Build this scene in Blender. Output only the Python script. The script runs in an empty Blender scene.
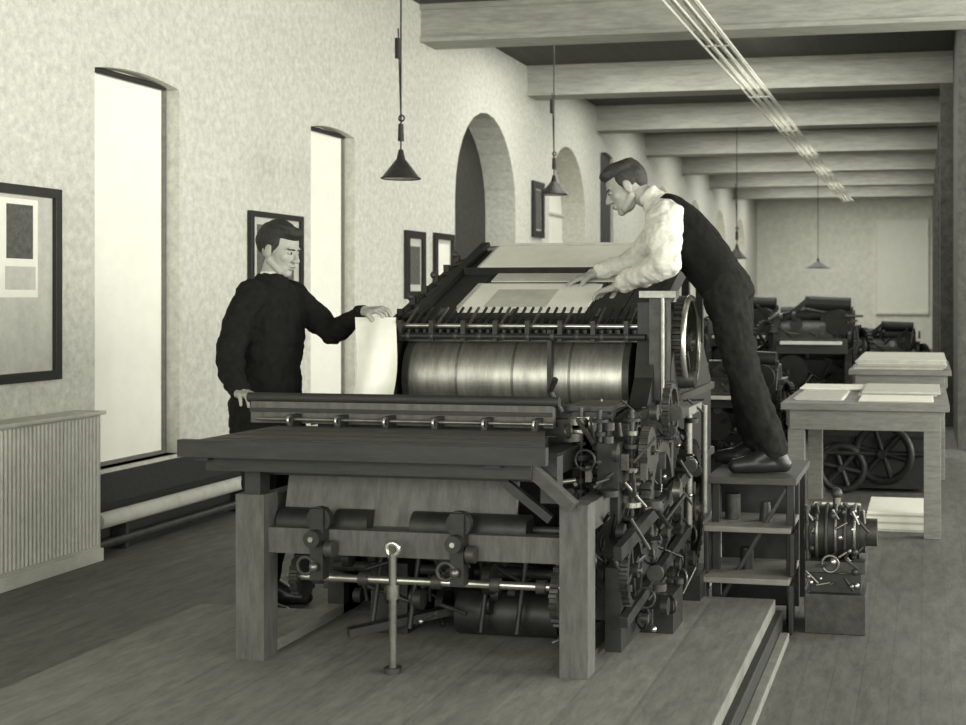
import bpy, bmesh, math, random
from mathutils import Vector, Matrix
random.seed(4)
V=Vector
scene=bpy.context.scene
try:
    scene.view_settings.view_transform='Standard'
except Exception: pass
TINT=(1.0,1.0,0.87)
# ------------------------------------------------------------ materials
def mat(name,g,rough=.7,metal=0,var=.25,scale=6,bump=.0,stretch=(1,1,1),emit=0,spec=.4):
    m=bpy.data.materials.new(name); m.use_nodes=True
    nt=m.node_tree; b=nt.nodes['Principled BSDF']
    tc=nt.nodes.new('ShaderNodeTexCoord'); mp=nt.nodes.new('ShaderNodeMapping')
    mp.inputs['Scale'].default_value=stretch
    n=nt.nodes.new('ShaderNodeTexNoise'); n.inputs['Scale'].default_value=scale; n.inputs['Detail'].default_value=8; n.inputs['Roughness'].default_value=.75
    r=nt.nodes.new('ShaderNodeValToRGB')
    lo,hi=g*(1-var),g*(1+var)
    r.color_ramp.elements[0].position=.3; r.color_ramp.elements[1].position=.7
    r.color_ramp.elements[0].color=(lo*TINT[0],lo*TINT[1],lo*TINT[2],1)
    r.color_ramp.elements[1].color=(min(hi,1)*TINT[0],min(hi,1)*TINT[1],min(hi,1)*TINT[2],1)
    L=nt.links
    L.new(tc.outputs['Object'],mp.inputs[0]); L.new(mp.outputs[0],n.inputs[0]); L.new(n.outputs[0],r.inputs[0]); L.new(r.outputs[0],b.inputs['Base Color'])
    b.inputs['Roughness'].default_value=rough; b.inputs['Metallic'].default_value=metal
    b.inputs['Specular IOR Level'].default_value=spec
    if bump:
        bp=nt.nodes.new('ShaderNodeBump'); bp.inputs['Strength'].default_value=bump; bp.inputs['Distance'].default_value=.01
        L.new(n.outputs[0],bp.inputs['Height']); L.new(bp.outputs[0],b.inputs['Normal'])
    if emit:
        b.inputs['Emission Color'].default_value=(.92,.93,.77,1); b.inputs['Emission Strength'].default_value=emit
    return m
def plank_mat(name,g,w,axis='X',var=.25,rough=.7,gap=.75):
    m=mat(name,g,rough,0,var,7,.15,(3,.7,1) if axis=='X' else (.7,3,1))
    nt=m.node_tree;b=nt.nodes['Principled BSDF'];L=nt.links
    tc=[n for n in nt.nodes if n.type=='TEX_COORD'][0]; ramp=[n for n in nt.nodes if n.type=='VALTORGB'][0]
    sx=nt.nodes.new('ShaderNodeSeparateXYZ'); L.new(tc.outputs['Object'],sx.inputs[0])
    d=nt.nodes.new('ShaderNodeMath'); d.operation='DIVIDE'; d.inputs[1].default_value=w; L.new(sx.outputs[axis],d.inputs[0])
    fr=nt.nodes.new('ShaderNodeMath'); fr.operation='FRACT'; L.new(d.outputs[0],fr.inputs[0])
    fl=nt.nodes.new('ShaderNodeMath'); fl.operation='FLOOR'; L.new(d.outputs[0],fl.inputs[0])
    wn=nt.nodes.new('ShaderNodeTexWhiteNoise'); wn.noise_dimensions='1D'; L.new(fl.outputs[0],wn.inputs['W'])
    gt=nt.nodes.new('ShaderNodeMath'); gt.operation='GREATER_THAN'; gt.inputs[1].default_value=.06; L.new(fr.outputs[0],gt.inputs[0])
    mr=nt.nodes.new('ShaderNodeMapRange'); mr.inputs[3].default_value=.9; mr.inputs[4].default_value=1.08; L.new(wn.outputs[0],mr.inputs[0])
    m2=nt.nodes.new('ShaderNodeMapRange'); m2.inputs[3].default_value=gap; m2.inputs[4].default_value=1; L.new(gt.outputs[0],m2.inputs[0])
    mu=nt.nodes.new('ShaderNodeMath'); mu.operation='MULTIPLY'; L.new(mr.outputs[0],mu.inputs[0]); L.new(m2.outputs[0],mu.inputs[1])
    vm=nt.nodes.new('ShaderNodeVectorMath'); vm.operation='SCALE'; L.new(ramp.outputs[0],vm.inputs[0]); L.new(mu.outputs[0],vm.inputs['Scale'])
    L.new(vm.outputs[0],b.inputs['Base Color'])
    return m
WALL=mat('plaster',.53,.9,0,.24,20,.35)
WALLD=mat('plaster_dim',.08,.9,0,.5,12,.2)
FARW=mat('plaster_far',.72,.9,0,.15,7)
FLOOR=plank_mat('floor_boards',.10,.11,'X',.4,.7,.84)
PLAT=plank_mat('platform_boards',.145,.22,'X',.35,.7,.86)
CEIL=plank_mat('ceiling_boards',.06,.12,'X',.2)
BEAM=mat('beam_paint',.34,.8,0,.28,5,.1,(.6,4,4))
IRON=mat('cast_iron_black',.018,.5,.2,.5,14,.1)
IRON2=mat('cast_iron_worn',.04,.5,.3,.5,18,.1)
STEEL=mat('polished_steel',.5,.3,.9,.25,20)
STEELD=mat('dull_steel',.17,.4,.8,.35,20)
ROLL=mat('impression_cylinder',.34,.42,.85,.35,6,0,(5,1,1))
WOODL=mat('wood_pale',.16,.7,0,.3,8,.1,(1,1,5))
WOODM=mat('wood_mid',.05,.65,0,.4,8,.1,(1,5,5))
WOODF=mat('frame_wood',.072,.7,0,.4,8,.1,(5,5,1))
WOODD=mat('wood_dark',.02,.6,0,.4,8,.1,(1,5,5))
PANEL=mat('delivery_panel_wood',.085,.7,0,.4,6,.1,(5,1,1))
PAPER=mat('paper',.74,.8,0,.08,5)
PAPERG=mat('paper_grey',.46,.8,0,.15,12)
INK=mat('printed_ink',.08,.7,0,.5,30)
BLACK=mat('ebonised_frame',.015,.4,0,.3,8)
SHADE=mat('window_blind_cloth',.72,.9,0,.06,4,emit=.13)
PANE=mat('frosted_pane',.7,.9,0,.05,4,emit=.06)
SKY=mat('daylit_pane',.8,.9,0,.03,4,emit=1.0)
RAD=mat('radiator_enamel',.52,.6,0,.15,8)
JACK=mat('cloth_black',.009,.95,0,.4,30,.2,spec=.15)
VEST=mat('cloth_vest',.007,.95,0,.4,30,.2,spec=.15)
TROU=mat('cloth_trousers',.013,.95,0,.4,30,.2,spec=.15)
SHIRT=mat('shirt_cotton',.56,.9,0,.2,25,.2)
SKIN=mat('skin',.31,.6,0,.1,20)
HAIR=mat('hair_dark',.018,.7,0,.5,60,.5)
HAIR2=mat('hair_brown',.03,.7,0,.5,60,.5)
LEATH=mat('shoe_leather',.016,.4,0,.3,20)
EYEW=mat('eye_white',.4,.3,0,.02,5)
# ------------------------------------------------------------ builder
def frame(ax):
    z=V(ax).normalized(); t=V((0,0,1)) if abs(z.z)<.9 else V((1,0,0))
    x=t.cross(z).normalized(); y=z.cross(x); return x,y,z
class B:
    def __init__(s,name,bevel=0):
        s.name=name; s.v=[]; s.f=[]; s.m=[]; s.sm=[]; s.mats=[]; s.bevel=bevel
    def mi(s,m):
        if m not in s.mats: s.mats.append(m)
        return s.mats.index(m)
    def add(s,vs,fs,m,smooth=False):
        o=len(s.v); s.v+= [V(p) for p in vs]; k=s.mi(m)
        for f in fs: s.f.append([i+o for i in f]); s.m.append(k); s.sm.append(smooth)
    def box(s,x0,x1,y0,y1,z0,z1,m,M=None):
        vs=[V((x,y,z)) for z in (z0,z1) for y in (y0,y1) for x in (x0,x1)]
        if M: vs=[M@p for p in vs]
        s.add(vs,[(0,2,3,1),(4,5,7,6),(0,1,5,4),(2,6,7,3),(0,4,6,2),(1,3,7,5)],m)
    def beam(s,p,q,w,h,m):
        p=V(p);q=V(q); z=(q-p); L=z.length; z.normalize()
        t=V((0,0,1)) if abs(z.z)<.95 else V((0,1,0))
        x=t.cross(z).normalized(); y=z.cross(x)
        vs=[c+x*a*w/2+y*b*h/2 for c in (p,q) for b in(-1,1) for a in(-1,1)]
        s.add(vs,[(0,2,3,1),(4,5,7,6),(0,1,5,4),(2,6,7,3),(0,4,6,2),(1,3,7,5)],m)
    def rod(s,p,q,r,m,n=14,r2=None,cap=True):
        p=V(p);q=V(q); x,y,z=frame(q-p); r2=r if r2 is None else r2
        a=[p+(x*math.cos(t)+y*math.sin(t))*r for t in [2*math.pi*i/n for i in range(n)]]
        b=[q+(x*math.cos(t)+y*math.sin(t))*r2 for t in [2*math.pi*i/n for i in range(n)]]
        s.add(a+b,[(i,(i+1)%n,n+(i+1)%n,n+i) for i in range(n)],m,True)
        if cap:
            s.add(a,[tuple(reversed(range(n)))],m); s.add(b,[tuple(range(n))],m)
    def path(s,pts,r,m,n=10):
        for a,b in zip(pts,pts[1:]): s.rod(a,b,r,m,n)
        for a in pts[1:-1]: s.ball(a,(r,r,r),m,8,6)
    def ball(s,c,r,m,n=16,k=10):
        c=V(c); vs=[];fs=[]
        if not hasattr(r,'__len__'): r=(r,r,r)
        for j in range(k+1):
            a=math.pi*j/k
            for i in range(n):
                t=2*math.pi*i/n; vs.append(c+V((r[0]*math.sin(a)*math.cos(t),r[1]*math.sin(a)*math.sin(t),r[2]*math.cos(a))))
        for j in range(k):
            for i in range(n): fs.append((j*n+i,(j+1)*n+i,(j+1)*n+(i+1)%n,j*n+(i+1)%n))
        s.add(vs,fs,m,True)
    def disc(s,c,ax,r,w,m,n=28):
        z=V(ax).normalized(); s.rod(V(c)-z*w/2,V(c)+z*w/2,r,m,n)
    def gear(s,c,ax,R,w,m,teeth=24,spokes=0):
        c=V(c); x,y,z=frame(ax); pr=[]
        for i in range(teeth):
            for dt,rr in ((0,.92),(.25,.92),(.35,1),(.7,1),(.8,.92)):
                t=2*math.pi*(i+dt)/teeth; pr.append((x*math.cos(t)+y*math.sin(t))*R*rr)
        n=len(pr)
        if spokes:
            inn=[p.normalized()*R*.76 for p in pr]
            vs=[c+p-z*w/2 for p in pr]+[c+p+z*w/2 for p in pr]+[c+p-z*w/2 for p in inn]+[c+p+z*w/2 for p in inn]
            fs=[]
            for i in range(n):
                j=(i+1)%n
                fs+=[(i,j,n+j,n+i),(2*n+j,2*n+i,3*n+i,3*n+j),(n+i,n+j,3*n+j,3*n+i),(j,i,2*n+i,2*n+j)]
            s.add(vs,fs,m)
            for i in range(spokes):
                t=2*math.pi*i/spokes+.3; d=x*math.cos(t)+y*math.sin(t)
                s.beam(c,c+d*R*.8,w*.6,R*.13,m)
        else:
            vs=[c+p-z*w/2 for p in pr]+[c+p+z*w/2 for p in pr]
            s.add(vs,[(i,(i+1)%n,n+(i+1)%n,n+i) for i in range(n)]+[tuple(range(n,2*n)),tuple(reversed(range(n)))],m)
        s.disc(c,ax,R*.2,w*1.8,m,16); s.disc(c,ax,R*.08,w*2.6,STEELD,12)
    def torus(s,c,ax,R,r,m,n=36,k=8):
        c=V(c); x,y,z=frame(ax); vs=[];fs=[]
        for i in range(n):
            t=2*math.pi*i/n; d=x*math.cos(t)+y*math.sin(t)
            for j in range(k):
                a=2*math.pi*j/k; vs.append(c+d*(R+r*math.cos(a))+z*r*math.sin(a))
        for i in range(n):
            for j in range(k): fs.append((i*k+j,((i+1)%n)*k+j,((i+1)%n)*k+(j+1)%k,i*k+(j+1)%k))
        s.add(vs,fs,m,True)
    def wheel(s,c,ax,R,r,m,spokes=6,m2=None):
        s.torus(c,ax,R,r,m); x,y,z=frame(ax); c=V(c)
        for i in range(spokes):
            t=2*math.pi*i/spokes+.2; s.rod(c,c+(x*math.cos(t)+y*math.sin(t))*R,r*.7,m2 or m,8)
        s.disc(c,ax,R*.16,r*4,m2 or m,14)
    def prism(s,pts,a0,a1,m,plane='YZ'):
        def P(p,a):
            return V((a,p[0],p[1])) if plane=='YZ' else V((p[0],a,p[1])) if plane=='XZ' else V((p[0],p[1],a))
        n=len(pts); vs=[P(p,a0) for p in pts]+[P(p,a1) for p in pts]
        s.add(vs,[(i,(i+1)%n,n+(i+1)%n,n+i) for i in range(n)]+[tuple(range(n,2*n)),tuple(reversed(range(n)))],m)
    def done(s,parent=None):
        me=bpy.data.meshes.new(s.name)
        mn=V((min(p.x for p in s.v),min(p.y for p in s.v),min(p.z for p in s.v))); mx=V((max(p.x for p in s.v),max(p.y for p in s.v),max(p.z for p in s.v)))
        o=V(((mn.x+mx.x)/2,(mn.y+mx.y)/2,mn.z))
        me.from_pydata([p-o for p in s.v],[],s.f)
        for m in s.mats: me.materials.append(m)
        me.polygons.foreach_set('material_index',s.m); me.polygons.foreach_set('use_smooth',s.sm)
        bm=bmesh.new(); bm.from_mesh(me); bmesh.ops.recalc_face_normals(bm,faces=bm.faces); bm.to_mesh(me); bm.free()
        ob=bpy.data.objects.new(s.name,me); ob.location=o; scene.collection.objects.link(ob)
        if s.bevel:
            bv=ob.modifiers.new('bevel','BEVEL'); bv.width=s.bevel; bv.segments=2; bv.limit_method='ANGLE'; bv.angle_limit=math.radians(50)
        if parent: ob.parent=parent
        return ob
# ------------------------------------------------------------ room
XL=-4.6; TH=.42; H=4.15; XR=.3
def arch_pts(y0,y1,zs,rise,n=14):
    c=(y0+y1)/2; hw=(y1-y0)/2; R=(hw*hw+rise*rise)/(2*rise); zc=zs+rise-R; a=math.asin(min(1,hw/R))
    if rise>=hw-1e-4: a=math.pi/2
    return [(c+R*math.sin(t),zc+R*math.cos(t)) for t in [a-2*a*i/n for i in range(n+1)]]
ops=[
 (3.95,4.75,.46,2.74,.04,'blind'),(6.57,7.42,.46,2.74,.04,'blind'),(9.2,9.98,.46,2.74,.04,'blind'),
 (12.3,14.25,0,2.43,.97,'door'),(15.6,17.35,.9,2.53,.87,'win'),(18.2,19.0,0,3.5,.05,'darkdoor'),
 (21.9,23.6,.9,2.53,.87,'sky'),(25.2,26.9,.9,2.53,.87,'sky'),(28.5,30.2,.9,2.53,.87,'sky'),(31.8,33.5,.9,2.53,.87,'sky')]
w=B('wall_left'); y=-3.0
for (a,b,s0,sp,ri,kd) in ops:
    w.box(XL-TH,XL,y,a,0,H,WALL)
    if s0>0: w.box(XL-TH,XL,a,b,0,s0,WALL)
    ap=arch_pts(a,b,sp,ri)
    ap[0]=(b,sp); ap[-1]=(a,sp)
    w.prism([(b,H)]+ap+[(a,H)],XL-TH,XL,WALL)
    y=b
w.box(XL-TH,XL,y,36.2,0,H,WALL); w.done()
for i,(a,b,s0,sp,ri,kd) in enumerate(ops):
    ap=arch_pts(a,b,sp,ri); ap[0]=(b,sp); ap[-1]=(a,sp)
    full=[(a,s0),(b,s0)]+ap
    if kd=='blind':
        o=B('window_%d'%(i+1))
        o.prism(full,XL-.15,XL-.11,SHADE)
        o.box(XL-.11,XL-.09,b-.025,b,s0,sp,WOODL); o.box(XL-.11,XL-.07,a,a+.04,s0,sp,WOODL)
        o.box(XL-.11,XL-.085,a+.04,b-.03,s0,s0+.02,WOODL)
        o.rod((XL-.08,a+.04,sp+.01),(XL-.08,b-.04,sp+.01),.018,WOODD)
        o.box(XL-.1,XL+.03,a-.05,b+.05,s0-.04,s0,WALL)
        o.done()
    elif kd=='door':
        o=B('door_%d'%(i+1)); o.prism(full,XL-.41,XL-.36,IRON2); 
        o.box(XL-.36,XL-.34,a+.8,a+.9,0,2.6,WOODD); o.box(XL-.36,XL-.34,a,b,1.1,1.2,WOODD); o.done()
    elif kd=='darkdoor':
        o=B('door_%d'%(i+1)); o.prism(full,XL-.1,XL-.05,WOODD); o.box(XL-.05,XL-.02,a+.1,b-.1,.3,1.5,WOODD); o.box(XL-.05,XL-.02,a+.1,b-.1,1.7,3.2,WOODD); o.done()
    else:
        o=B('window_%d'%(i+1)); o.prism(full,XL-.36,XL-.33,PANE if kd=='win' else SKY)
        fm=WALL if kd=='win' else PAPERG
        o.box(XL-.33,XL-.3,(a+b)/2-.03,(a+b)/2+.03,s0,sp+ri-.02,fm)
        for zz in (1.5,2.1,2.55): o.box(XL-.33,XL-.3,a,b,zz-.015,zz+.015,fm)
        o.box(XL-.34,XL+.02,a-.03,b+.03,s0-.06,s0,WALL); o.done()
def simple(name,*a):
    o=B(name); o.box(*a); return o.done()
simple('floor',-5.02,5.2,-3.2,36.3,-.1,0,FLOOR)
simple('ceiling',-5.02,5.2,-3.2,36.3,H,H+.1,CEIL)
simple('wall_far',-5.02,.65,36,36.2,0,H,FARW)
o=B('window_20')
xa=-1.3;ww=1.35
o.box(xa,xa+ww,35.95,35.99,1.0,3.5,PANE); o.box(xa-.04,xa+ww+.04,35.92,35.99,.94,1.0,FARW); o.box(xa-.04,xa,35.94,35.99,1.0,3.54,FARW); o.box(xa+ww,xa+ww+.04,35.94,35.99,1.0,3.54,FARW)
o.done()
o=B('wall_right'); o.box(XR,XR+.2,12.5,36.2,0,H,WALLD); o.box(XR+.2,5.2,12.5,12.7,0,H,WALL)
o.box(5,5.2,-3.2,12.7,0,.8,WALL); o.box(5,5.2,-3.2,12.7,3.6,H,WALL)
for a,b in ((-3.2,-1.5),(2,3),(6.5,7.5),(11,12.7)): o.box(5,5.2,a,b,.8,3.6,WALL)
o.done()
o=B('wall_back'); o.box(-5.02,5.2,-3.2,-3,0,.7,WALL); o.box(-5.02,5.2,-3.2,-3,3.7,H,WALL)
for a,b in ((-5.02,-4.2),(-.7,.3),(4,5.2)): o.box(a,b,-3.2,-3,.7,3.7,WALL)
o.done()
for i in range(11):
    yy=-1.8+3.3*i; x1=5.0 if yy<12 else XR
    o=B('ceiling_beam'); o.box(XL,x1,yy,yy+.36,3.8,4.12,BEAM); o.box(XL,x1,yy-.03,yy+.39,4.1,H,BEAM)
    o.box(XL,x1,yy-.025,yy,3.8,3.84,BEAM); o.done()
    if yy>12:
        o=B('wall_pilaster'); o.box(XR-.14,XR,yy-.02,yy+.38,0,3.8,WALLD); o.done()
o=B('overhead_pipe_run')
for k in range(7):
    xx=-1.93+.042*k; o.rod((xx,6.5,3.66+.02*(k%2)),(xx+.02,31,3.66+.02*(k%2)),.010,PAPER,8)
for yy in range(8,31,3): o.box(-1.93,-1.67,yy+.32,yy+.34,3.645,3.655,PAPERG); o.rod((-1.815,yy+.33,3.65),(-1.815,yy+.33,3.8),.004,PAPERG)
o.done()
o=B('baseboard_left')
segs=[(-3,5.2),(6.4,12.25),(14.3,18.1),(19.1,35.9)]
for a,b in segs:
    o.box(XL,XL+.05,a,b,.27,.44,WOODD); o.box(XL,XL+.02,a,b,0,.27,WOODD)
o.done()
o=B('steam_pipe'); o.rod((XL+.12,6.42,.2),(XL+.12,12,.2),.045,PAPERG,16); o.rod((XL+.1,6.42,.06),(XL+.1,12,.06),.028,IRON2,12)
for yy in (6.7,8,9.3,10.6,11.8): o.box(XL+.02,XL+.11,yy,yy+.03,0,.17,IRON2)
o.done()
o=B('radiator_cover',.004)
x0,x1,ya,yb=XL+.01,XL+.20,4.9,6.38
o.box(x0,x1-.03,ya,yb,.06,.80,RAD); o.box(x0,x1+.0,ya-.01,yb+.01,.80,.82,RAD); o.box(x0,x1-.01,ya,yb,0,.07,RAD)
n=48
for i in range(n):
    t=ya+.02+(yb-ya-.04)*i/n; o.rod((x1-.03,t+.015,.09),(x1-.03,t+.015,.79),.0125,RAD,8)
o.done()
def picture(name,y0,y1,z0,z1,fw=.045,content=None):
    o=B(name,.003); x=XL+.002
    o.box(x,x+.035,y0,y0+fw,z0,z1,BLACK); o.box(x,x+.035,y1-fw,y1,z0,z1,BLACK)
    o.box(x,x+.035,y0+fw,y1-fw,z0,z0+fw,BLACK); o.box(x,x+.035,y0+fw,y1-fw,z1-fw,z1,BLACK)
    o.box(x,x+.012,y0+fw,y1-fw,z0+fw,z1-fw,PAPERG)
    for (a,b,c,d,m,t) in content or []: o.box(x+.012,x+.012+t,a,b,c,d,m)
    return o.done()
picture('framed_picture',5.25,6.24,1.0,2.02,.05,[(5.78,6.07,1.44,1.95,PAPER,.002),(5.83,6.03,1.64,1.92,INK,.004),(5.82,6.05,1.48,1.6,PAPERG,.004),(5.4,5.75,1.1,1.9,PAPER,.003)])
picture('framed_picture',8.25,9.02,1.35,2.04,.04,[(8.36,8.9,1.45,1.95,INK,.003)])
picture('framed_picture',11.0,11.45,1.42,2.04,.07,[(11.1,11.35,1.55,1.9,INK,.003)])
picture('framed_picture',11.7,12.2,1.5,2.05,.06,[(11.8,12.1,1.6,1.95,PAPER,.003)])
picture('framed_picture',14.85,15.3,2.15,2.82,.08,[(14.95,15.2,2.25,2.72,INK,.003)])
def lamp(x,y,z,r=.14,weight=True):
    o=B('pendant_lamp')
    o.rod((x,y,z+.16),(x,y,H),.006,IRON)
    o.rod((x,y,z),(x,y,z+.13),r,IRON2,24,.035,False); o.rod((x,y,z+.002),(x,y,z+.128),r-.006,PAPERG,24,.03,False)
    o.rod((x,y,z+.12),(x,y,z+.2),.035,IRON,14,.016); o.ball((x,y,z+.05),(.035,.035,.05),PAPER)
    o.torus((x,y,z),(0,0,1),r,.006,IRON)
    if weight:
        o.rod((x,y,z+.26),(x,y,z+.38),.022,IRON,12,.018); o.torus((x+.005,y,z+.42),(0,1,0),.02,.006,IRON)
        o.rod((x-.02,y,z+.84),(x-.02,y,z+.98),.024,IRON,12); o.rod((x,y,z+.4),(x-.02,y,z+1.05),.005,IRON)
    o.rod((x,y,H-.04),(x,y,H),.05,IRON); o.done()
lamp(-3.6,8.56,2.27,.135); lamp(-3.78,13.0,2.5); lamp(-2.59,18.04,1.97); lamp(-2.1,26,2.0,.24,False)
o=B('press_platform',.004)
o.box(-3.0,-.63,1.0,5.0,0,.15,PLAT); o.box(-2.5,-.63,5.0,5.55,0,.15,PLAT); o.box(-2.5,-1.05,5.55,7.4,0,.15,PLAT)
o.box(-.63,-.6,1.0,5.55,.0,.1,WOODD); o.box(-.6,-.56,1.0,5.45,0,.035,WOODL)
o.done()
# ------------------------------------------------------------ main press
o=B('cylinder_printing_press',.004)
bx=o.box
bx(-2.42,-2.31,4.26,4.36,.15,.74,WOODF); bx(-1.22,-1.12,4.26,4.36,.15,.74,WOODF)
bx(-2.42,-2.33,5.0,5.1,.15,.74,WOODF); bx(-1.23,-1.14,5.0,5.1,.15,.74,WOODF)
bx(-2.31,-1.22,4.29,4.35,.53,.62,WOODF); bx(-2.33,-1.23,5.03,5.08,.6,.7,WOODD)
bx(-2.41,-2.34,4.36,5.0,.62,.72,WOODM); bx(-1.22,-1.15,4.36,5.0,.62,.72,WOODM)
bx(-2.41,-2.33,4.36,5.0,.15,.19,WOODL); bx(-1.22,-1.15,4.36,5.0,.15,.19,WOODM)
# delivery table
o.prism([(-2.56,4.16),(-1.24,4.16),(-1.42,4.76),(-2.52,4.76)],.915,.935,WOODM,'XY'); bx(-2.57,-1.23,4.13,4.165,.885,.945,WOODD)
bx(-2.52,-2.47,4.16,4.74,.87,.915,WOODD); bx(-1.45,-1.40,4.16,4.74,.87,.915,WOODD)
for yy in (4.28,4.42,4.56): bx(-2.52,-1.32,yy,yy+.006,.9345,.937,WOODD)
bx(-2.35,-1.3,4.35,4.95,.80,.88,IRON); bx(-2.5,-1.3,4.2,4.24,.83,.885,WOODD)
for x in (-2.36,-1.26): bx(x-.03,x+.03,4.27,4.34,.74,.9,WOODD)
# back board with clips
bx(-2.66,-1.40,4.80,4.84,.94,1.025,PANEL); o.rod((-2.68,4.82,1.04),(-1.38,4.82,1.04),.02,WOODD); bx(-2.66,-1.4,4.79,4.80,.985,1.0,WOODD)
o.rod((-2.60,4.74,.962),(-1.38,4.74,.962),.007,STEELD)
for i in range(6):
    x=-2.45+.2*i; bx(x-.012,x+.012,4.72,4.8,.935,.98,IRON); o.torus((x,4.72,.96),(1,0,0),.016,.005,STEEL,16,6)
bx(-2.4,-1.25,4.86,5.5,.84,.97,IRON); bx(-2.3,-1.3,4.9,5.35,.97,.99,WOODD)
M=Matrix.Translation((0,4.42,.71))@Matrix.Rotation(math.radians(-14),4,'X')
bx(-2.3,-1.42,-.012,.012,-.10,.10,PANEL,M); bx(-2.3,-1.42,-.02,.02,.09,.11,WOODM,M); bx(-2.3,-1.42,-.016,.016,-.11,-.095,WOODD,M)
for a,b in ((-2.3,-2.17),(-2.08,-1.95),(-1.79,-1.64),(-1.6,-1.36)): o.rod((a,4.38,.625),(b,4.38,.625),.055,IRON,20)
o.rod((-2.32,4.42,.62),(-1.2,4.42,.62),.014,IRON2)
o.beam((-1.36,4.24,.90),(-1.16,4.22,.74),.045,.04,WOODM); o.beam((-1.42,4.3,.8),(-1.26,4.3,.68),.03,.03,IRON)
# lower shafts
o.rod((-2.3,4.42,.42),(-1.2,4.42,.42),.014,STEEL); o.rod((-2.3,4.8,.38),(-1.2,4.8,.38),.02,IRON2)
for x in (-2.18,-2.0,-1.72,-1.5,-1.33): o.disc((x,4.42,.42),(1,0,0),.025,.035,IRON2,16)
o.gear((-2.26,4.46,.42),(1,0,0),.09,.03,IRON,20); o.gear((-1.28,4.5,.38),(1,0,0),.12,.03,IRON2,20,4)
o.rod((-1.80,4.21,.15),(-1.80,4.21,.56),.014,STEELD); o.torus((-1.80,4.21,.575),(0,1,0),.022,.009,STEEL,18,8); o.disc((-1.8,4.21,.16),(0,0,1),.03,.02,IRON2); o.disc((-1.8,4.21,.43),(0,0,1),.022,.05,STEELD)
for x in (-2.1,-1.58):
    bx(x-.025,x+.025,4.24,4.29,.45,.7,IRON); o.disc((x,4.22,.6),(0,1,0),.03,.04,IRON,18); o.ball((x,4.22,.5),.016,STEELD); o.disc((x,4.27,.66),(0,1,0),.045,.03,IRON,18)
    o.disc((x+.05,4.25,.56),(1,0,0),.03,.03,IRON2,16); o.torus((x-.04,4.24,.5),(0,1,0),.03,.007,IRON2,18,6)
    o.disc((x,4.198,.6),(0,1,0),.009,.01,STEEL,12)
o.rod((-1.75,4.75,.24),(-1.35,4.75,.24),.085,IRON,20); o.rod((-2.2,5.3,.38),(-1.3,5.3,.38),.22,IRON,28)  # the large black drum is added to suggest shadow under the press
o.beam((-2.1,4.5,.2),(-1.4,5.0,.3),.05,.03,IRON); o.beam((-2.2,4.9,.45),(-1.3,4.9,.35),.06,.04,IRON)
bx(-2.33,-1.25,5.12,5.16,.15,.8,IRON)
bx(-2.1,-1.95,4.7,5.1,.15,.42,IRON)
for x in (-2.05,-1.9,-1.62,-1.48): o.rod((x,4.6,.2),(x+.03,4.65,.55),.01,IRON)
def side(x0,x1):
    outer=[(4.95,.15),(5.2,.15)]+[(5.2+.3*(1-math.cos(t)),.15+.42*math.sin(t)) for t in [math.pi*i/10 for i in range(1,10)]]+[(5.8,.15),(6.05,.15)]+[(6.05+.3*(1-math.cos(t)),.15+.42*math.sin(t)) for t in [math.pi*i/10 for i in range(1,10)]]+[(6.65,.15),(6.95,.15),(6.95,1.0),(6.7,1.2),(6.15,1.25),(6.05,1.32),(5.5,1.32),(5.42,1.1),(5.3,.98),(4.95,.95)]
    o.prism(outer,x0,x1,IRON)
side(-2.40,-2.33); side(-1.22,-1.14)
for zz in (.25,.6,.95):
    for x0,x1 in ((-2.42,-2.40),(-1.14,-1.12)): bx(x0,x1,4.95,6.95,zz,zz+.035,IRON2)
bx(-2.33,-1.22,5.1,6.9,.55,.62,IRON); bx(-2.33,-1.22,6.8,6.9,.2,1.1,IRON)
# impression cylinder
CY,CZ=5.68,1.08
o.rod((-2.27,CY,CZ),(-1.27,CY,CZ),.19,ROLL,48)
for x in (-2.285,-1.275): o.disc((x,CY,CZ),(1,0,0),.205,.03,IRON2,40)
for x in (-2.05,-1.79,-1.53): o.disc((x,CY,CZ),(1,0,0),.1915,.012,STEELD,40)
bx(-1.62,-1.60,5.46,5.5,.98,1.3,IRON)
bx(-2.33,-1.22,5.9,5.95,.9,1.34,IRON)
o.rod((-2.5,CY,CZ),(-1.0,CY,CZ),.04,IRON2)
o.rod((-2.42,5.5,1.315),(-1.16,5.5,1.315),.010,STEEL); o.rod((-2.38,5.46,1.27),(-1.18,5.46,1.27),.014,IRON); o.rod((-2.38,5.52,1.25),(-1.18,5.52,1.25),.007,STEELD)
bx(-2.36,-1.2,5.53,5.56,1.26,1.30,IRON)
for i in range(30):
    x=-2.30+.037*i
    bx(x-.006,x+.006,5.47,5.66,1.285,1.30,IRON); o.beam((x,5.5,1.3),(x+.01,5.64,1.395),.010,.01,IRON if i%4 else STEELD)
    if i%3==1: o.ball((x,5.46,1.27),.018,IRON2,10,6)
    if i%4==0: bx(x-.01,x+.01,5.45,5.48,1.25,1.34,IRON)
bx(-2.44,-2.35,5.48,5.86,.95,1.3,IRON); o.disc((-2.44,5.68,1.07),(1,0,0),.1,.04,IRON2)
bx(-1.22,-1.12,5.48,5.86,.95,1.42,IRON); o.disc((-1.1,5.62,1.1),(1,0,0),.12,.05,IRON2)
bx(-1.16,-1.08,5.44,5.52,1.0,1.46,IRON2); bx(-1.2,-1.04,5.42,5.5,1.44,1.47,STEELD); o.rod((-1.10,5.43,1.0),(-1.10,5.43,1.44),.010,STEELD)
o.gear((-1.07,5.78,1.24),(1,0,0),.21,.04,IRON2,40,5); o.torus((-1.04,5.78,1.24),(1,0,0),.2,.014,STEEL)
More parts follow.
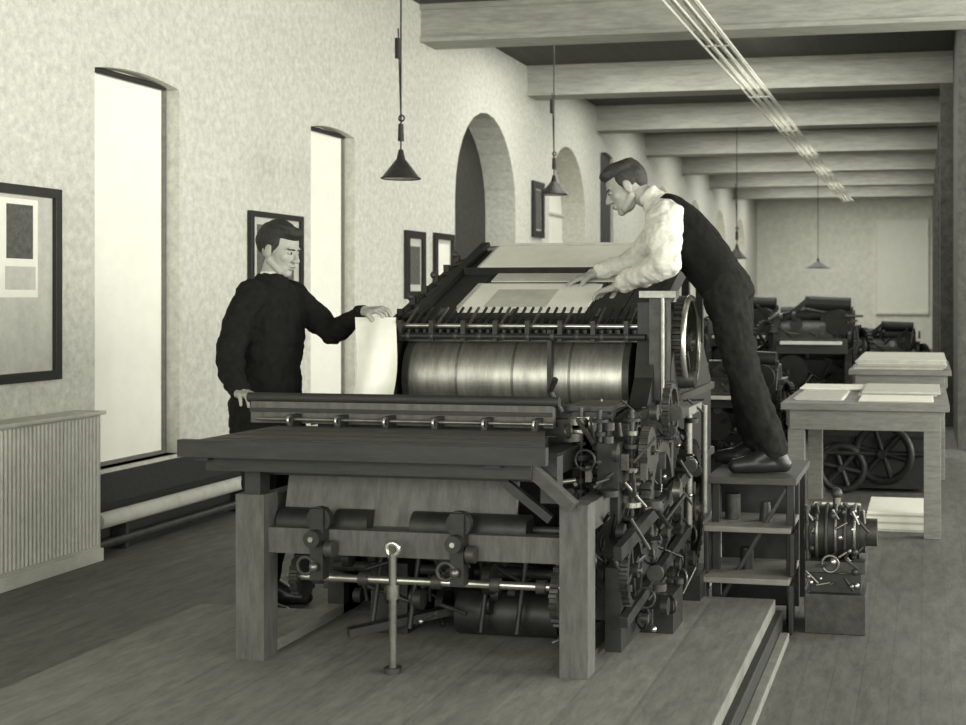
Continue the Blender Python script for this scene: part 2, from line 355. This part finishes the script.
# feed board
sl=math.atan(.367)
M=Matrix.Translation((0,5.68,1.352))@Matrix.Rotation(sl,4,'X')
L=.98
for i in range(7): bx(-2.28+.155*i,-2.13+.155*i,0,L,-.022,0,WOODD,M)
bx(-2.33,-2.285,-.03,L+.05,-.05,.03,IRON,M); bx(-1.2,-1.165,-.03,L+.05,-.05,.03,IRON,M)
bx(-2.3,-1.19,-.03,0,-.03,.006,IRON,M); bx(-2.3,-1.19,L,L+.04,-.06,.012,WOODL,M)
bx(-2.13,-1.52,.05,.42,.001,.010,PAPER,M); bx(-2.02,-1.72,.1,.34,.010,.0115,PAPERG,M); bx(-2.16,-1.56,.08,.45,.0,.004,PAPERG,M)
bx(-2.22,-1.35,.62,.95,.001,.03,PAPERG,M); bx(-2.2,-1.4,.60,.94,.03,.037,PAPER,M)
bx(-2.1,-1.35,.47,.585,.001,.008,PAPERG,M); bx(-2.28,-1.25,.585,.6,.0,.035,IRON,M)
for x in (-2.2,-1.85,-1.45): bx(x-.01,x+.01,-.02,.06,.012,.02,STEELD,M)
bx(-2.36,-1.2,6.62,7.1,1.66,1.70,WOODM); bx(-2.25,-1.3,6.66,7.05,1.70,1.73,PAPERG)
for x in (-2.34,-1.22):
    for yy in (6.64,7.06): bx(x-.02,x+.02,yy-.02,yy+.02,.15,1.66,IRON)
for i in range(6):
    yy=5.75+.15*i; z=1.37+.367*(yy-5.7)
    o.rod((-2.44,yy,z-.06),(-2.34,yy,z-.02),.016,IRON); o.beam((-2.42,yy,z-.25),(-2.42,yy,z+.0),.03,.02,IRON)
    if i%2: o.ball((-2.43,yy,z+.0),.02,IRON2,10,6)
o.beam((-2.43,5.6,1.28),(-2.43,6.6,1.62),.04,.05,IRON); o.beam((-2.40,5.55,1.2),(-2.40,6.7,1.35),.04,.06,IRON); bx(-2.42,-2.36,5.6,6.6,1.0,1.32,IRON)
# right-hand gearing
g=o.gear
g((-1.06,5.15,.62),(1,0,0),.26,.04,IRON2,44,5); g((-1.02,5.62,.52),(1,0,0),.3,.04,IRON,48,6); g((-1.04,4.85,.86),(1,0,0),.09,.035,IRON2,22)
g((-1.02,5.2,.98),(1,0,0),.12,.03,IRON2,24,4); g((-1.05,4.62,.45),(1,0,0),.14,.03,IRON,28,4)
bx(-1.2,-1.12,4.7,5.0,.3,.9,IRON); bx(-1.34,-1.2,4.86,5.0,.2,1.0,IRON); bx(-1.12,-1.06,4.5,5.5,.18,.48,IRON)  # last one: low black box added to darken the gaps in the gearing
for (x,yy) in ((-1.2,4.74),(-1.09,4.80),(-1.3,4.84)):
    o.rod((x,yy,.5),(x,yy,1.02),.009,IRON2)
    for z in (.56,.61,.66,.7,.74,.79,.83,.88,.93,.98):
        o.disc((x,yy,z),(0,0,1),random.uniform(.02,.05),random.uniform(.008,.02),random.choice([STEELD,IRON2,IRON2,IRON,STEEL]),20)
bx(-1.16,-.96,5.3,5.62,.95,.985,WOODL); bx(-1.38,-1.2,4.9,5.2,1.0,1.02,IRON2)
o.rod((-1.0,5.5,.45),(-1.0,5.5,.95),.018,STEELD); o.rod((-.95,5.62,.5),(-.95,5.62,.97),.014,STEELD); o.rod((-1.05,5.35,.2),(-1.05,5.35,.95),.014,IRON2)
o.beam((-1.05,4.4,.55),(-1.0,5.6,.7),.03,.05,IRON); o.beam((-1.04,4.45,.3),(-1.0,5.5,.45),.03,.04,IRON)
bx(-1.1,-.95,4.9,5.1,.15,.3,IRON); bx(-1.12,-.94,5.45,5.7,.15,.26,IRON)
for i in range(300):
    x=random.uniform(-1.32,-.95); yy=random.uniform(4.5,5.6); z=random.uniform(.2,1.0)
    k=random.random(); m=random.choice([IRON,IRON,IRON2,IRON2,STEELD])
    if k<.35: d=V((random.uniform(-.05,.05),random.uniform(-.05,.05),random.uniform(-.06,.06))); o.rod(V((x,yy,z))-d,V((x,yy,z))+d,random.uniform(.004,.009),m,8)
    elif k<.62: o.disc((x,yy,z),random.choice([(1,0,0),(0,1,0),(0,0,1)]),random.uniform(.012,.04),random.uniform(.015,.03),m,16)
    elif k<.78: o.torus((x,yy,z),random.choice([(1,0,0),(0,1,0),(.5,.5,0)]),random.uniform(.02,.04),.005,m,18,6)
    elif k<.86: o.ball((x,yy,z),random.uniform(.006,.012),STEEL,8,6)
    else: bx(x-.012,x+.012,yy-.012,yy+.012,z-.03,z+.03,m)
o.path([(-1.38,4.85,1.0),(-1.42,4.83,1.08),(-1.39,4.8,1.13)],.012,IRON)
for i in range(90):
    x=random.uniform(-2.25,-1.3); yy=random.uniform(4.5,5.1); z=random.uniform(.2,.55); m=random.choice([IRON,IRON2,IRON,IRON])
    if i%2: o.disc((x,yy,z),(1,0,0),random.uniform(.02,.06),.03,m,20)
    else: d=V((random.uniform(-.1,.1),.02,random.uniform(-.06,.06))); o.rod(V((x,yy,z))-d,V((x,yy,z))+d,.008,m,10)
    if i%8==0: o.ball((x,yy-.05,z),.009,STEEL,8,6)
o.done()
# ------------------------------------------------------------ step stand: plain iron-framed steps
o=B('step_stand',.004)
o.box(-.95,-.55,5.66,6.32,.62,.65,WOODM)
for x in (-.93,-.60):
    for yy in (5.70,6.26): o.box(x,x+.035,yy,yy+.035,0,.62,IRON)
o.box(-.95,-.57,5.60,5.98,.42,.445,WOODL); o.box(-.95,-.57,5.54,5.98,.21,.235,WOODL)
for x in (-.95,-.575):
    o.box(x,x+.02,5.60,5.72,.235,.42,IRON); o.box(x,x+.02,5.54,5.62,.0,.21,IRON)
o.box(-.93,-.57,5.98,6.02,.02,.62,IRON); o.beam((-.92,5.72,.05),(-.6,5.72,.6),.02,.02,IRON2)
o.rod((-.85,5.8,.445),(-.85,5.8,.56),.035,IRON2,18); o.rod((-.70,5.78,.445),(-.70,5.78,.53),.03,IRON2,18,.02); o.rod((-.78,5.75,.235),(-.78,5.75,.33),.03,IRON,18)
o.done()
o=B('electric_motor',.004); mx,my=-.38,5.72
o.box(mx-.13,mx+.13,my-.13,my+.16,0,.17,IRON2); o.box(mx-.11,mx+.11,my-.1,my+.12,.17,.30,IRON); o.box(mx-.13,mx+.13,my-.12,my+.12,.26,.31,IRON2)
o.rod((mx-.11,my,.42),(mx+.10,my,.42),.115,IRON,30); o.disc((mx-.12,my,.42),(1,0,0),.09,.03,IRON2); o.disc((mx+.11,my,.42),(1,0,0),.09,.03,IRON2)
o.rod((mx+.1,my,.42),(mx+.17,my,.42),.022,STEEL); o.disc((mx+.15,my,.42),(1,0,0),.06,.05,IRON2)
for q in range(5): o.torus((mx-.08+.04*q,my,.42),(1,0,0),.117,.008,IRON2 if q%2 else STEELD)
for a in range(6):
    t=a*math.pi/3; o.ball((mx-.13,my+.07*math.cos(t),.42+.07*math.sin(t)),.012,STEEL,8,6)
o.rod((mx,my,.53),(mx,my,.58),.018,STEELD); o.ball((mx,my,.585),.025,IRON2); o.rod((mx-.12,my-.05,.25),(mx-.12,my-.12,.55),.01,STEELD); o.torus((mx-.02,my-.12,.3),(0,1,0),.035,.007,STEELD)
for i in range(60):
    p=V((mx+random.uniform(-.13,.13),my-random.uniform(.08,.15),random.uniform(.2,.56))); d=V((random.uniform(-.03,.03),0,random.uniform(-.03,.03)))
    if i%2: o.rod(p-d,p+d,.006,random.choice([STEELD,IRON,IRON2]),8)
    else: o.ball(p,random.uniform(.006,.017),random.choice([STEELD,IRON2,IRON,STEEL]),8,6)
o.done()
# ------------------------------------------------------------ tables
def table(name,x0,x1,y0,y1,h,piles,pm):
    o=B(name,.004)
    o.box(x0,x1,y0,y1,h-.04,h,WOODL); 
    o.box(x0+.05,x1-.05,y0+.03,y0+.06,h-.16,h-.04,WOODL); o.box(x0+.05,x1-.05,y1-.06,y1-.03,h-.14,h-.04,WOODL)
    o.box(x0+.03,x0+.06,y0+.05,y1-.05,h-.14,h-.04,WOODL); o.box(x1-.06,x1-.03,y0+.05,y1-.05,h-.14,h-.04,WOODL)
    for x in (x0+.04,x1-.15):
        for yy in (y0+.04,y1-.13): o.box(x,x+.10,yy,yy+.09,0,h-.04,WOODL)
    for (a,b,c,d,t) in piles:
        n=max(2,int(t/.012)); 
        for i in range(n):
            j=random.uniform(-.02,.02); k=random.uniform(-.02,.02)
            o.box(a+j,b+j,c+k,d+k,h+t*i/n,h+t*(i+1)/n-.001,random.choice(pm))
    o.done()
table('work_table',-.86,.14,7.85,9.4,.80,[(-.42,.08,8.5,9.3,.03),(-.8,-.5,8.1,9.0,.012),(-.4,.05,8.0,8.45,.012),(-.83,-.3,8.9,9.35,.02)],[PAPER,PAPERG,PAPERG])
table('work_table',-.60,.2,10.4,12.0,.86,[(-.55,.15,10.5,11.9,.08)],[PAPER,PAPERG,PAPERG])
for (a,b,c,d,z0,t) in ((-.36,.0,8.1,8.7,0,.12),(-.68,-.40,7.6,8.1,0,.17)):
    p=B('paper_stack')
    for i in range(8):
        j=random.uniform(-.015,.015); p.box(a+j,b+j,c,d,z0+t*i/8,z0+t*(i+1)/8-.001,PAPER if i%3 else PAPERG)
    p.done()
def platen(name,cx,cy,s=1.0):
    o=B(name,.004)
    def b(a,b_,c,d,e,f,m): o.box(cx+a*s,cx+b_*s,cy+c*s,cy+d*s,e*s,f*s,m)
    P=lambda x,y,z: (cx+x*s,cy+y*s,z*s)
    for x in (-.4,.32):
        o.prism([(cy-.5*s,0),(cy-.3*s,0),(cy-.15*s,.35*s),(cy+.15*s,.35*s),(cy+.3*s,0),(cy+.5*s,0),(cy+.42*s,.8*s),(cy+.2*s,1.3*s),(cy-.2*s,1.25*s),(cy-.42*s,.8*s)],cx+x*s,cx+(x+.07)*s,IRON)
    b(-.5,.45,-.1,.3,.1,1.15,IRON)
    o.rod(P(-.33,-.1,1.0),P(.33,-.1,1.0),.2*s,IRON2,28); o.rod(P(-.55,0,.6),P(.6,0,.6),.03*s,IRON2)
    o.gear(P(.5,-.1,.75),(1,.3,0),.38*s,.05*s,IRON,40,6); o.gear(P(-.5,-.1,.95),(1,-.5,0),.25*s,.03*s,IRON,30,6); o.gear(P(.42,-.2,.9),(1,0,0),.2*s,.04*s,IRON2,30,5)
    o.beam(P(-.35,-.45,.95),P(.35,-.45,.95),.05*s,.15*s,WOODD); b(-.3,.3,-.6,-.35,.97,1.0,PAPERG)
    o.rod(P(-.35,0,1.25),P(.38,0,1.25),.09*s,IRON,20); o.rod(P(-.1,-.05,1.38),P(.36,-.05,1.36),.07*s,IRON,20); o.beam(P(-.5,-.1,1.05),P(-.05,-.1,1.42),.05*s,.05*s,IRON)
    o.disc(P(.25,-.3,1.18),(.2,1,0),.13*s,.04*s,IRON,24); o.disc(P(-.2,-.4,.7),(.2,1,0),.16*s,.04*s,IRON,24)
    for i in range(60):
        x=random.uniform(-.48,.45); z=random.uniform(.4,1.3); y_=random.uniform(-.5,-.15); d=V((random.uniform(-.1,.1),random.uniform(-.08,.08),random.uniform(-.1,.1)))*s
        if i%3: o.rod(V(P(x,y_,z))-d,V(P(x,y_,z))+d,.012*s,random.choice([IRON,IRON,IRON2]),8)
        else: o.disc(P(x,y_,z),random.choice([(1,0,0),(0,1,0)]),random.uniform(.02,.07)*s,.03*s,random.choice([IRON,IRON2,STEELD]),14)
    b(-.45,.45,.2,.5,.0,.12,IRON)
    o.done()
platen('platen_press',-1.1,13.3,1.0); platen('platen_press',-2.05,15.0,1.0); platen('platen_press',-.42,15.2,.8); platen('platen_press',-1.35,9.7,.72)
o=B('hand_cart'); 
o.box(-.74,.05,9.65,10.2,.30,.64,IRON); o.box(-.74,.05,9.6,9.64,.42,.62,IRON); o.wheel((-.30,9.58,.30),(.2,1,0),.2,.03,IRON,6); o.wheel((-.6,9.58,.19),(0,1,0),.16,.03,IRON,6); o.rod((-.8,9.57,.30),(.02,9.57,.30),.02,IRON); o.box(-.74,.05,9.7,10.1,.03,.30,IRON)
o.done()
# ------------------------------------------------------------ people
class Soft:
    def __init__(s): s.v=[]; s.f=[]
    def add(s,vs,fs):
        o=len(s.v); s.v+=vs; s.f+=[[i+o for i in f] for f in fs]
    def ell(s,c,r,R=None,n=20,k=14):
        c=V(c); vs=[];fs=[]
        if not hasattr(r,'__len__'): r=(r,r,r)
        vs.append(V((0,0,r[2])))
        for j in range(1,k):
            a=math.pi*j/k
            for i in range(n):
                t=2*math.pi*i/n; vs.append(V((r[0]*math.sin(a)*math.cos(t),r[1]*math.sin(a)*math.sin(t),r[2]*math.cos(a))))
        vs.append(V((0,0,-r[2])))
        for i in range(n): fs.append((0,1+i,1+(i+1)%n))
        for j in range(k-2):
            for i in range(n): fs.append((1+j*n+i,1+(j+1)*n+i,1+(j+1)*n+(i+1)%n,1+j*n+(i+1)%n))
        q=len(vs)-1
        for i in range(n): fs.append((q,1+(k-2)*n+(i+1)%n,1+(k-2)*n+i))
        if R: vs=[R@p for p in vs]
        s.add([p+c for p in vs],fs)
    def cap(s,p,r1,q,r2,n=16):
        p=V(p);q=V(q); s.ell(p,r1,None,n,10); s.ell(q,r2,None,n,10)
        x,y,z=frame(q-p)
        a=[p+(x*math.cos(t)+y*math.sin(t))*r1 for t in [2*math.pi*i/n for i in range(n)]]
        b=[q+(x*math.cos(t)+y*math.sin(t))*r2 for t in [2*math.pi*i/n for i in range(n)]]
        s.add(a+b,[(i,(i+1)%n,n+(i+1)%n,n+i) for i in range(n)]+[tuple(reversed(range(n))),tuple(range(n,2*n))])
    def chain(s,pts):
        for (p,r),(q,t) in zip(pts,pts[1:]): s.cap(p,r,q,t)
    def loft(s,rings,n=24):
        vs=[];fs=[]
        for c,a,b in rings:
            c=V(c);a=V(a);b=V(b)
            for i in range(n):
                t=2*math.pi*i/n; ct,st=math.cos(t),math.sin(t)
                e=.85; vs.append(c+a*(abs(ct)**e*(1 if ct>0 else -1))+b*(abs(st)**e*(1 if st>0 else -1)))
        m=len(rings)
        for j in range(m-1):
            for i in range(n): fs.append((j*n+i,j*n+(i+1)%n,(j+1)*n+(i+1)%n,(j+1)*n+i))
        fs.append(tuple(reversed(range(n)))); fs.append(tuple(range((m-1)*n,m*n)))
        s.add(vs,fs)
    def done(s,name,m,parent,vox=.01,smooth=3,M=None,wr=0):
        vs=[M@p for p in s.v] if M else s.v
        me=bpy.data.meshes.new(name); me.from_pydata(vs,[],s.f); me.materials.append(m)
        bm=bmesh.new(); bm.from_mesh(me); bmesh.ops.recalc_face_normals(bm,faces=bm.faces); bm.to_mesh(me); bm.free()
        ob=bpy.data.objects.new(name,me); scene.collection.objects.link(ob); ob.parent=parent
        r=ob.modifiers.new('union','REMESH'); r.mode='VOXEL'; r.voxel_size=vox; r.use_smooth_shade=True
        if smooth:
            k=ob.modifiers.new('smooth','SMOOTH'); k.factor=.5; k.iterations=smooth
        if wr:
            tx=bpy.data.textures.new(name+'_folds','CLOUDS'); tx.noise_scale=.06; tx.noise_depth=3
            d=ob.modifiers.new('folds','DISPLACE'); d.texture=tx; d.strength=wr; d.mid_level=.5
        return ob
def head(parent,center,fwd,up,skin,hairm,style=0):
    f=V(fwd).normalized(); u=V(up); l=u.cross(f).normalized(); u=f.cross(l)
    M=Matrix(((f.x,l.x,u.x,center[0]),(f.y,l.y,u.y,center[1]),(f.z,l.z,u.z,center[2]),(0,0,0,1)))
    s=Soft()
    s.ell((-.012,0,.03),(.098,.076,.09)); s.ell((.03,0,-.02),(.06,.06,.085)); s.ell((.035,0,-.07),(.05,.05,.04)); s.ell((.066,0,-.095),(.022,.024,.02))
    s.ell((.078,0,.022),(.014,.045,.010)); s.cap((.086,0,.01),.008,(.108,0,-.03),.012); s.ell((.1,.011,-.034),(.01,.008,.008)); s.ell((.1,-.011,-.034),(.01,.008,.008))
    for q in (-1,1):
        s.ell((.055,q*.036,-.022),(.026,.022,.026)); s.ell((-.002,q*.076,-.008),(.02,.01,.034)); s.ell((.008,q*.08,.0),(.008,.006,.02))
        s.cap((.0,q*.052,-.05),.02,(.05,q*.03,-.09),.018)
    s.ell((.088,0,-.056),(.010,.022,.006)); s.ell((.086,0,-.069),(.010,.019,.007))
    s.done('head_and_face',skin,parent,.0045,2,M)
    for q in (-1,1):
        e=Soft(); e.ell((.080,q*.03,.001),(.010,.013,.006)); e.done('eye',EYEW,parent,.0025,0,M)
        e=Soft(); e.ell((.088,q*.03,.001),(.005,.006,.006)); e.done('iris',HAIR,parent,.002,0,M)
        e=Soft(); e.cap((.091,q*.014,.018),.004,(.078,q*.048,.018),.003); e.done('eyebrow',hairm,parent,.002,0,M)
    e=Soft(); e.cap((.096,-.016,-.063),.002,(.096,.016,-.063),.002); e.done('mouth_line',HAIR2,parent,.0015,0,M)
    h=Soft()
    h.ell((-.01,0,.078),(.098,.076,.052)); h.ell((-.055,0,.035),(.062,.078,.08))
    for q in (-1,1): h.ell((-.015,q*.058,.035),(.055,.026,.05)); h.ell((.012,q*.074,.01),(.012,.006,.03))
    if style==0:
        h.ell((.05,.0,.09),(.05,.062,.03)); h.ell((.02,-.03,.11),(.06,.04,.022)); h.ell((-.03,.02,.112),(.06,.05,.024))
    else:
        h.ell((.05,.01,.088),(.048,.055,.03)); h.ell((.01,-.005,.11),(.07,.05,.022)); h.ell((.07,.03,.092),(.022,.03,.02)); h.ell((.03,-.035,.108),(.04,.028,.018)); h.ell((-.05,.0,.11),(.04,.05,.018))
    h.done('hair',hairm,parent,.004,2,M,.009)
    return M
def hand(parent,w,d,n,side,curl=(25,30,20),skin=SKIN,thumb_in=.02,name='hand'):
    w=V(w); d=V(d).normalized(); n=V(n); n=(n-d*n.dot(d)).normalized(); sd=d.cross(n).normalized()
    if sd.dot(V(side))<0: sd=-sd
    s=Soft(); s.ell(w,.026)
    for off,fan,ln,kn in ((.031,.10,.070,.082),(.0105,.03,.078,.086),(-.0105,-.04,.072,.082),(-.031,-.12,.056,.075)):
        k=w+d*kn+sd*off*1.05; s.cap(w+d*.005+sd*off*.6,.0165,k,.0115)
        s.cap(w+d*.02+sd*off*.8+n*.006,.012,k,.011)
        dd=(d+sd*fan).normalized(); ang=0; p=k; r=.0092
        for ph,c in zip((.44,.31,.25),curl):
            ang+=math.radians(c+random.uniform(-4,4)); q=p+(dd*math.cos(ang)+n*math.sin(ang))*ln*ph*1.05
            s.cap(p,r,q,r-.0009); p=q; r-=.0009
    a=w+d*.02+sd*.022; b=w+d*.048+sd*.048+n*.01; c=w+d*.075+sd*.055+n*(.01+thumb_in); e=w+d*.097+sd*.05+n*(.012+thumb_in*1.6)
    s.chain([(a,.016),(b,.0125),(c,.0105),(e,.0088)])
    s.done(name,skin,parent,.003,1)
def emp(name,loc):
    e=bpy.data.objects.new(name,None); e.location=loc; e.empty_display_size=.1; scene.collection.objects.link(e); return e
def finish(e):
    bpy.context.view_layer.update()
    for c in e.children: c.matrix_parent_inverse=e.matrix_world.inverted()
def shoe(parent,ank,toe_dir,ground):
    a=V(ank); d=V((toe_dir[0],toe_dir[1],0)).normalized(); s=Soft()
    g=ground
    s.chain([((a.x,a.y,g+.1),.048),((a.x-d.x*.03,a.y-d.y*.03,g+.045),.042)])
    s.chain([((a.x-d.x*.04,a.y-d.y*.04,g+.04),.038),((a.x+d.x*.1,a.y+d.y*.1,g+.042),.042),((a.x+d.x*.18,a.y+d.y*.18,g+.034),.034)])
    s.cap((a.x,a.y,g+.1),.05,(a.x+d.x*.09,a.y+d.y*.09,g+.05),.04)
    s.done('shoe',LEATH,parent,.006,2)
# --- man leaning over the feed board
E=emp('man_in_waistcoat',(-.8,5.95,.65))
tz=V((-.33,0,.36)).normalized(); fr=V((-tz.z,0,tz.x))
side=V((0,1,0))
s=Soft()
s.loft([((-.89,5.95,1.44),side*.16,fr*.105),((-.93,5.95,1.52),side*.165,fr*.115),((-1.0,5.95,1.62),side*.165,fr*.12),((-1.08,5.95,1.71),side*.18,fr*.13),((-1.15,5.95,1.79),side*.16,fr*.12),((-1.20,5.95,1.85),side*.13,fr*.095),((-1.235,5.95,1.885),side*.075,fr*.065)])
s.done('waistcoat',VEST,E,.009,4,None,.014)
s=Soft()
s.chain([((-1.165,5.82,1.80),.092),((-1.155,5.73,1.72),.082),((-1.13,5.68,1.60),.066)]); s.chain([((-1.13,5.68,1.60),.068),((-1.25,5.75,1.55),.060),((-1.35,5.815,1.508),.043)])
s.cap((-1.335,5.805,1.515),.046,(-1.36,5.822,1.505),.045)
s.chain([((-1.19,6.10,1.82),.082),((-1.30,6.19,1.72),.068),((-1.38,6.21,1.63),.058)]); s.chain([((-1.38,6.21,1.63),.058),((-1.54,6.13,1.57),.042)])
s.loft([((-1.2,5.95,1.84),side*.12,fr*.08),((-1.25,5.95,1.90),side*.068,fr*.064),((-1.28,5.95,1.93),side*.06,fr*.058)])
s.done('shirt',SHIRT,E,.008,3,None,.035)
s=Soft()
s.loft([((-.95,5.95,1.56),side*.155,fr*.11),((-.89,5.95,1.45),side*.175,fr*.125),((-.86,5.95,1.38),side*.165,fr*.125)])
s.chain([((-.89,5.86,1.44),.10),((-.85,5.85,1.26),.090),((-.80,5.84,1.09),.076),((-.73,5.84,.90),.072),((-.67,5.84,.76),.066)])
s.chain([((-.89,6.04,1.44),.10),((-.88,6.06,1.26),.090),((-.84,6.08,1.09),.076),((-.82,6.1,.9),.072),((-.78,6.1,.76),.066)])
s.done('trousers',TROU,E,.009,4,None,.03)
shoe(E,(-.665,5.84,.73),(-1,-.25),.65); shoe(E,(-.775,6.1,.73),(-1,0),.65)
s=Soft(); s.cap((-1.22,5.95,1.88),.054,(-1.315,5.95,1.93),.052); s.done('neck',SKIN,E,.006,2)
head(E,(-1.375,5.94,1.955),(-.88,-.25,-.42),(-.4,0,.9),SKIN,HAIR2,1)
hand(E,(-1.395,5.84,1.492),(-.85,.35,-.25),(0,.1,-1),(0,1,0),(12,22,18))
s=Soft(); s.cap((-1.35,5.815,1.51),.030,(-1.40,5.843,1.492),.026); s.cap((-1.53,6.135,1.575),.030,(-1.585,6.11,1.555),.026); s.done('wrists',SKIN,E,.005,1)
hand(E,(-1.585,6.11,1.553),(-.85,-.35,-.3),(0,.1,-1),(0,-1,0),(12,22,18))
finish(E)
# --- man in dark jacket holding a sheet
E=emp('man_in_dark_jacket',(-2.97,5.5,0))
sd=V((.12,-1,0)).normalized(); fw=V((1,.12,0)).normalized()
s=Soft()
s.loft([((-2.96,5.5,.82),sd*.19,fw*.16),((-2.97,5.5,.95),sd*.185,fw*.155),((-2.97,5.5,1.1),sd*.17,fw*.14),((-2.96,5.5,1.25),sd*.185,fw*.15),((-2.96,5.5,1.38),sd*.195,fw*.14),((-2.955,5.5,1.47),sd*.17,fw*.105),((-2.945,5.5,1.525),sd*.09,fw*.075),((-2.935,5.5,1.555),sd*.062,fw*.062)])
s.chain([((-2.95,5.33,1.45),.075),((-2.98,5.26,1.32),.068),((-2.99,5.22,1.2),.062)]); s.chain([((-2.99,5.22,1.2),.06),((-2.94,5.15,1.1),.054),((-2.88,5.1,1.045),.045)])
s.chain([((-2.93,5.67,1.45),.073),((-2.83,5.68,1.36),.065),((-2.72,5.66,1.275),.058)]); s.chain([((-2.72,5.66,1.275),.058),((-2.62,5.6,1.32),.05),((-2.51,5.53,1.37),.040)])
s.done('jacket',JACK,E,.009,4,None,.03)
s=Soft()
s.loft([((-2.96,5.5,1.0),sd*.16,fw*.12),((-2.96,5.5,.88),sd*.17,fw*.125),((-2.96,5.5,.82),sd*.16,fw*.12)])
s.chain([((-2.97,5.41,.88),.09),((-2.94,5.39,.5),.068),((-2.98,5.38,.12),.06)]); s.chain([((-2.97,5.59,.88),.09),((-2.97,5.61,.5),.068),((-3.03,5.62,.12),.06)])
s.done('trousers',TROU,E,.01,4,None,.02)
shoe(E,(-2.98,5.38,.1),(1,-.2),0); shoe(E,(-3.03,5.62,.1),(1,.2),0)
s=Soft(); s.cap((-2.945,5.5,1.52),.054,(-2.925,5.5,1.60),.05); s.done('neck',SKIN,E,.006,2)
s=Soft(); s.loft([((-2.94,5.5,1.54),sd*.059,fw*.059),((-2.935,5.5,1.560),sd*.055,fw*.055)]); s.done('collar',SHIRT,E,.005,1)
head(E,(-2.905,5.5,1.660),(.97,-.15,-.24),(.15,0,1),SKIN,HAIR,0)
hand(E,(-2.49,5.515,1.378),(1,-.25,.12),(.1,.2,-1),(0,-1,0),(30,45,35),thumb_in=.035)
hand(E,(-2.865,5.09,1.035),(.8,-.75,-.1),(0,.0,-1),(0,1,0),(15,25,20))
p=B('held_sheet'); n=12; vs=[];fs=[]
for i in range(n+1):
    for j in range(7):
        t=i/n
        z=1.352-.39*t; u=-2.52+.19*j/6+.015*math.sin(i*.35)+.11*t
        vs.append((u,5.47-.27*t-.02*math.sin(i*.5)+.015*math.sin(j*1.2+i*.3),z))
for i in range(n):
    for j in range(6): fs.append((i*7+j,i*7+j+1,(i+1)*7+j+1,(i+1)*7+j))
p.add(vs,fs,PAPER,True); p.done(E)
finish(E)
# ------------------------------------------------------------ lights
def area(name,loc,rot,sx,sy,power):
    l=bpy.data.lights.new(name,'AREA'); l.shape='RECTANGLE'; l.size=sx; l.size_y=sy; l.energy=power; l.color=(1,1,.94)
    ob=bpy.data.objects.new(name,l); ob.location=loc; ob.rotation_euler=rot; scene.collection.objects.link(ob)
R90=math.pi/2
area('window_daylight',(-2.45,-3.05,2.2),(R90,0,0),3.3,2.8,310)  # soft frontal fill: lamps added in unseen openings behind the camera
area('window_daylight',(2.15,-3.05,2.2),(R90,0,0),3.4,2.8,230)
area('window_daylight',(5.05,.25,2.2),(0,R90,0),2.7,3.3,320)  # more added fill lamps, in unseen openings of the right wall
area('window_daylight',(5.05,4.75,2.2),(0,R90,0),2.7,3.3,440)
area('window_daylight',(5.05,9.25,2.2),(0,R90,0),2.7,3.3,480)
for yy in (13.5,16.8,20.1,23.4,26.7,30.0,33.2):
    area('skylight_daylight',(-2.1,yy-.1,4.13),(0,0,0),3.6,1.4,110)  # added lamps brighten the far room, hidden by beams; ceiling has no skylights
wd=bpy.data.worlds.new('overcast'); scene.world=wd; wd.use_nodes=True
wd.node_tree.nodes['Background'].inputs[0].default_value=(.9,.92,.8,1); wd.node_tree.nodes['Background'].inputs[1].default_value=1.0
# ------------------------------------------------------------ camera
cd=bpy.data.cameras.new('camera'); cam=bpy.data.objects.new('camera',cd); scene.collection.objects.link(cam); scene.camera=cam
cd.sensor_width=36; cd.lens=1300/966*36; cd.shift_x=-185/966; cd.shift_y=-67/966
cam.location=(0,0,1.45); cam.rotation_euler=(R90,0,math.atan(.198)); cd.clip_end=100
cd.dof.use_dof=True; cd.dof.focus_distance=5.6; cd.dof.aperture_fstop=4.0
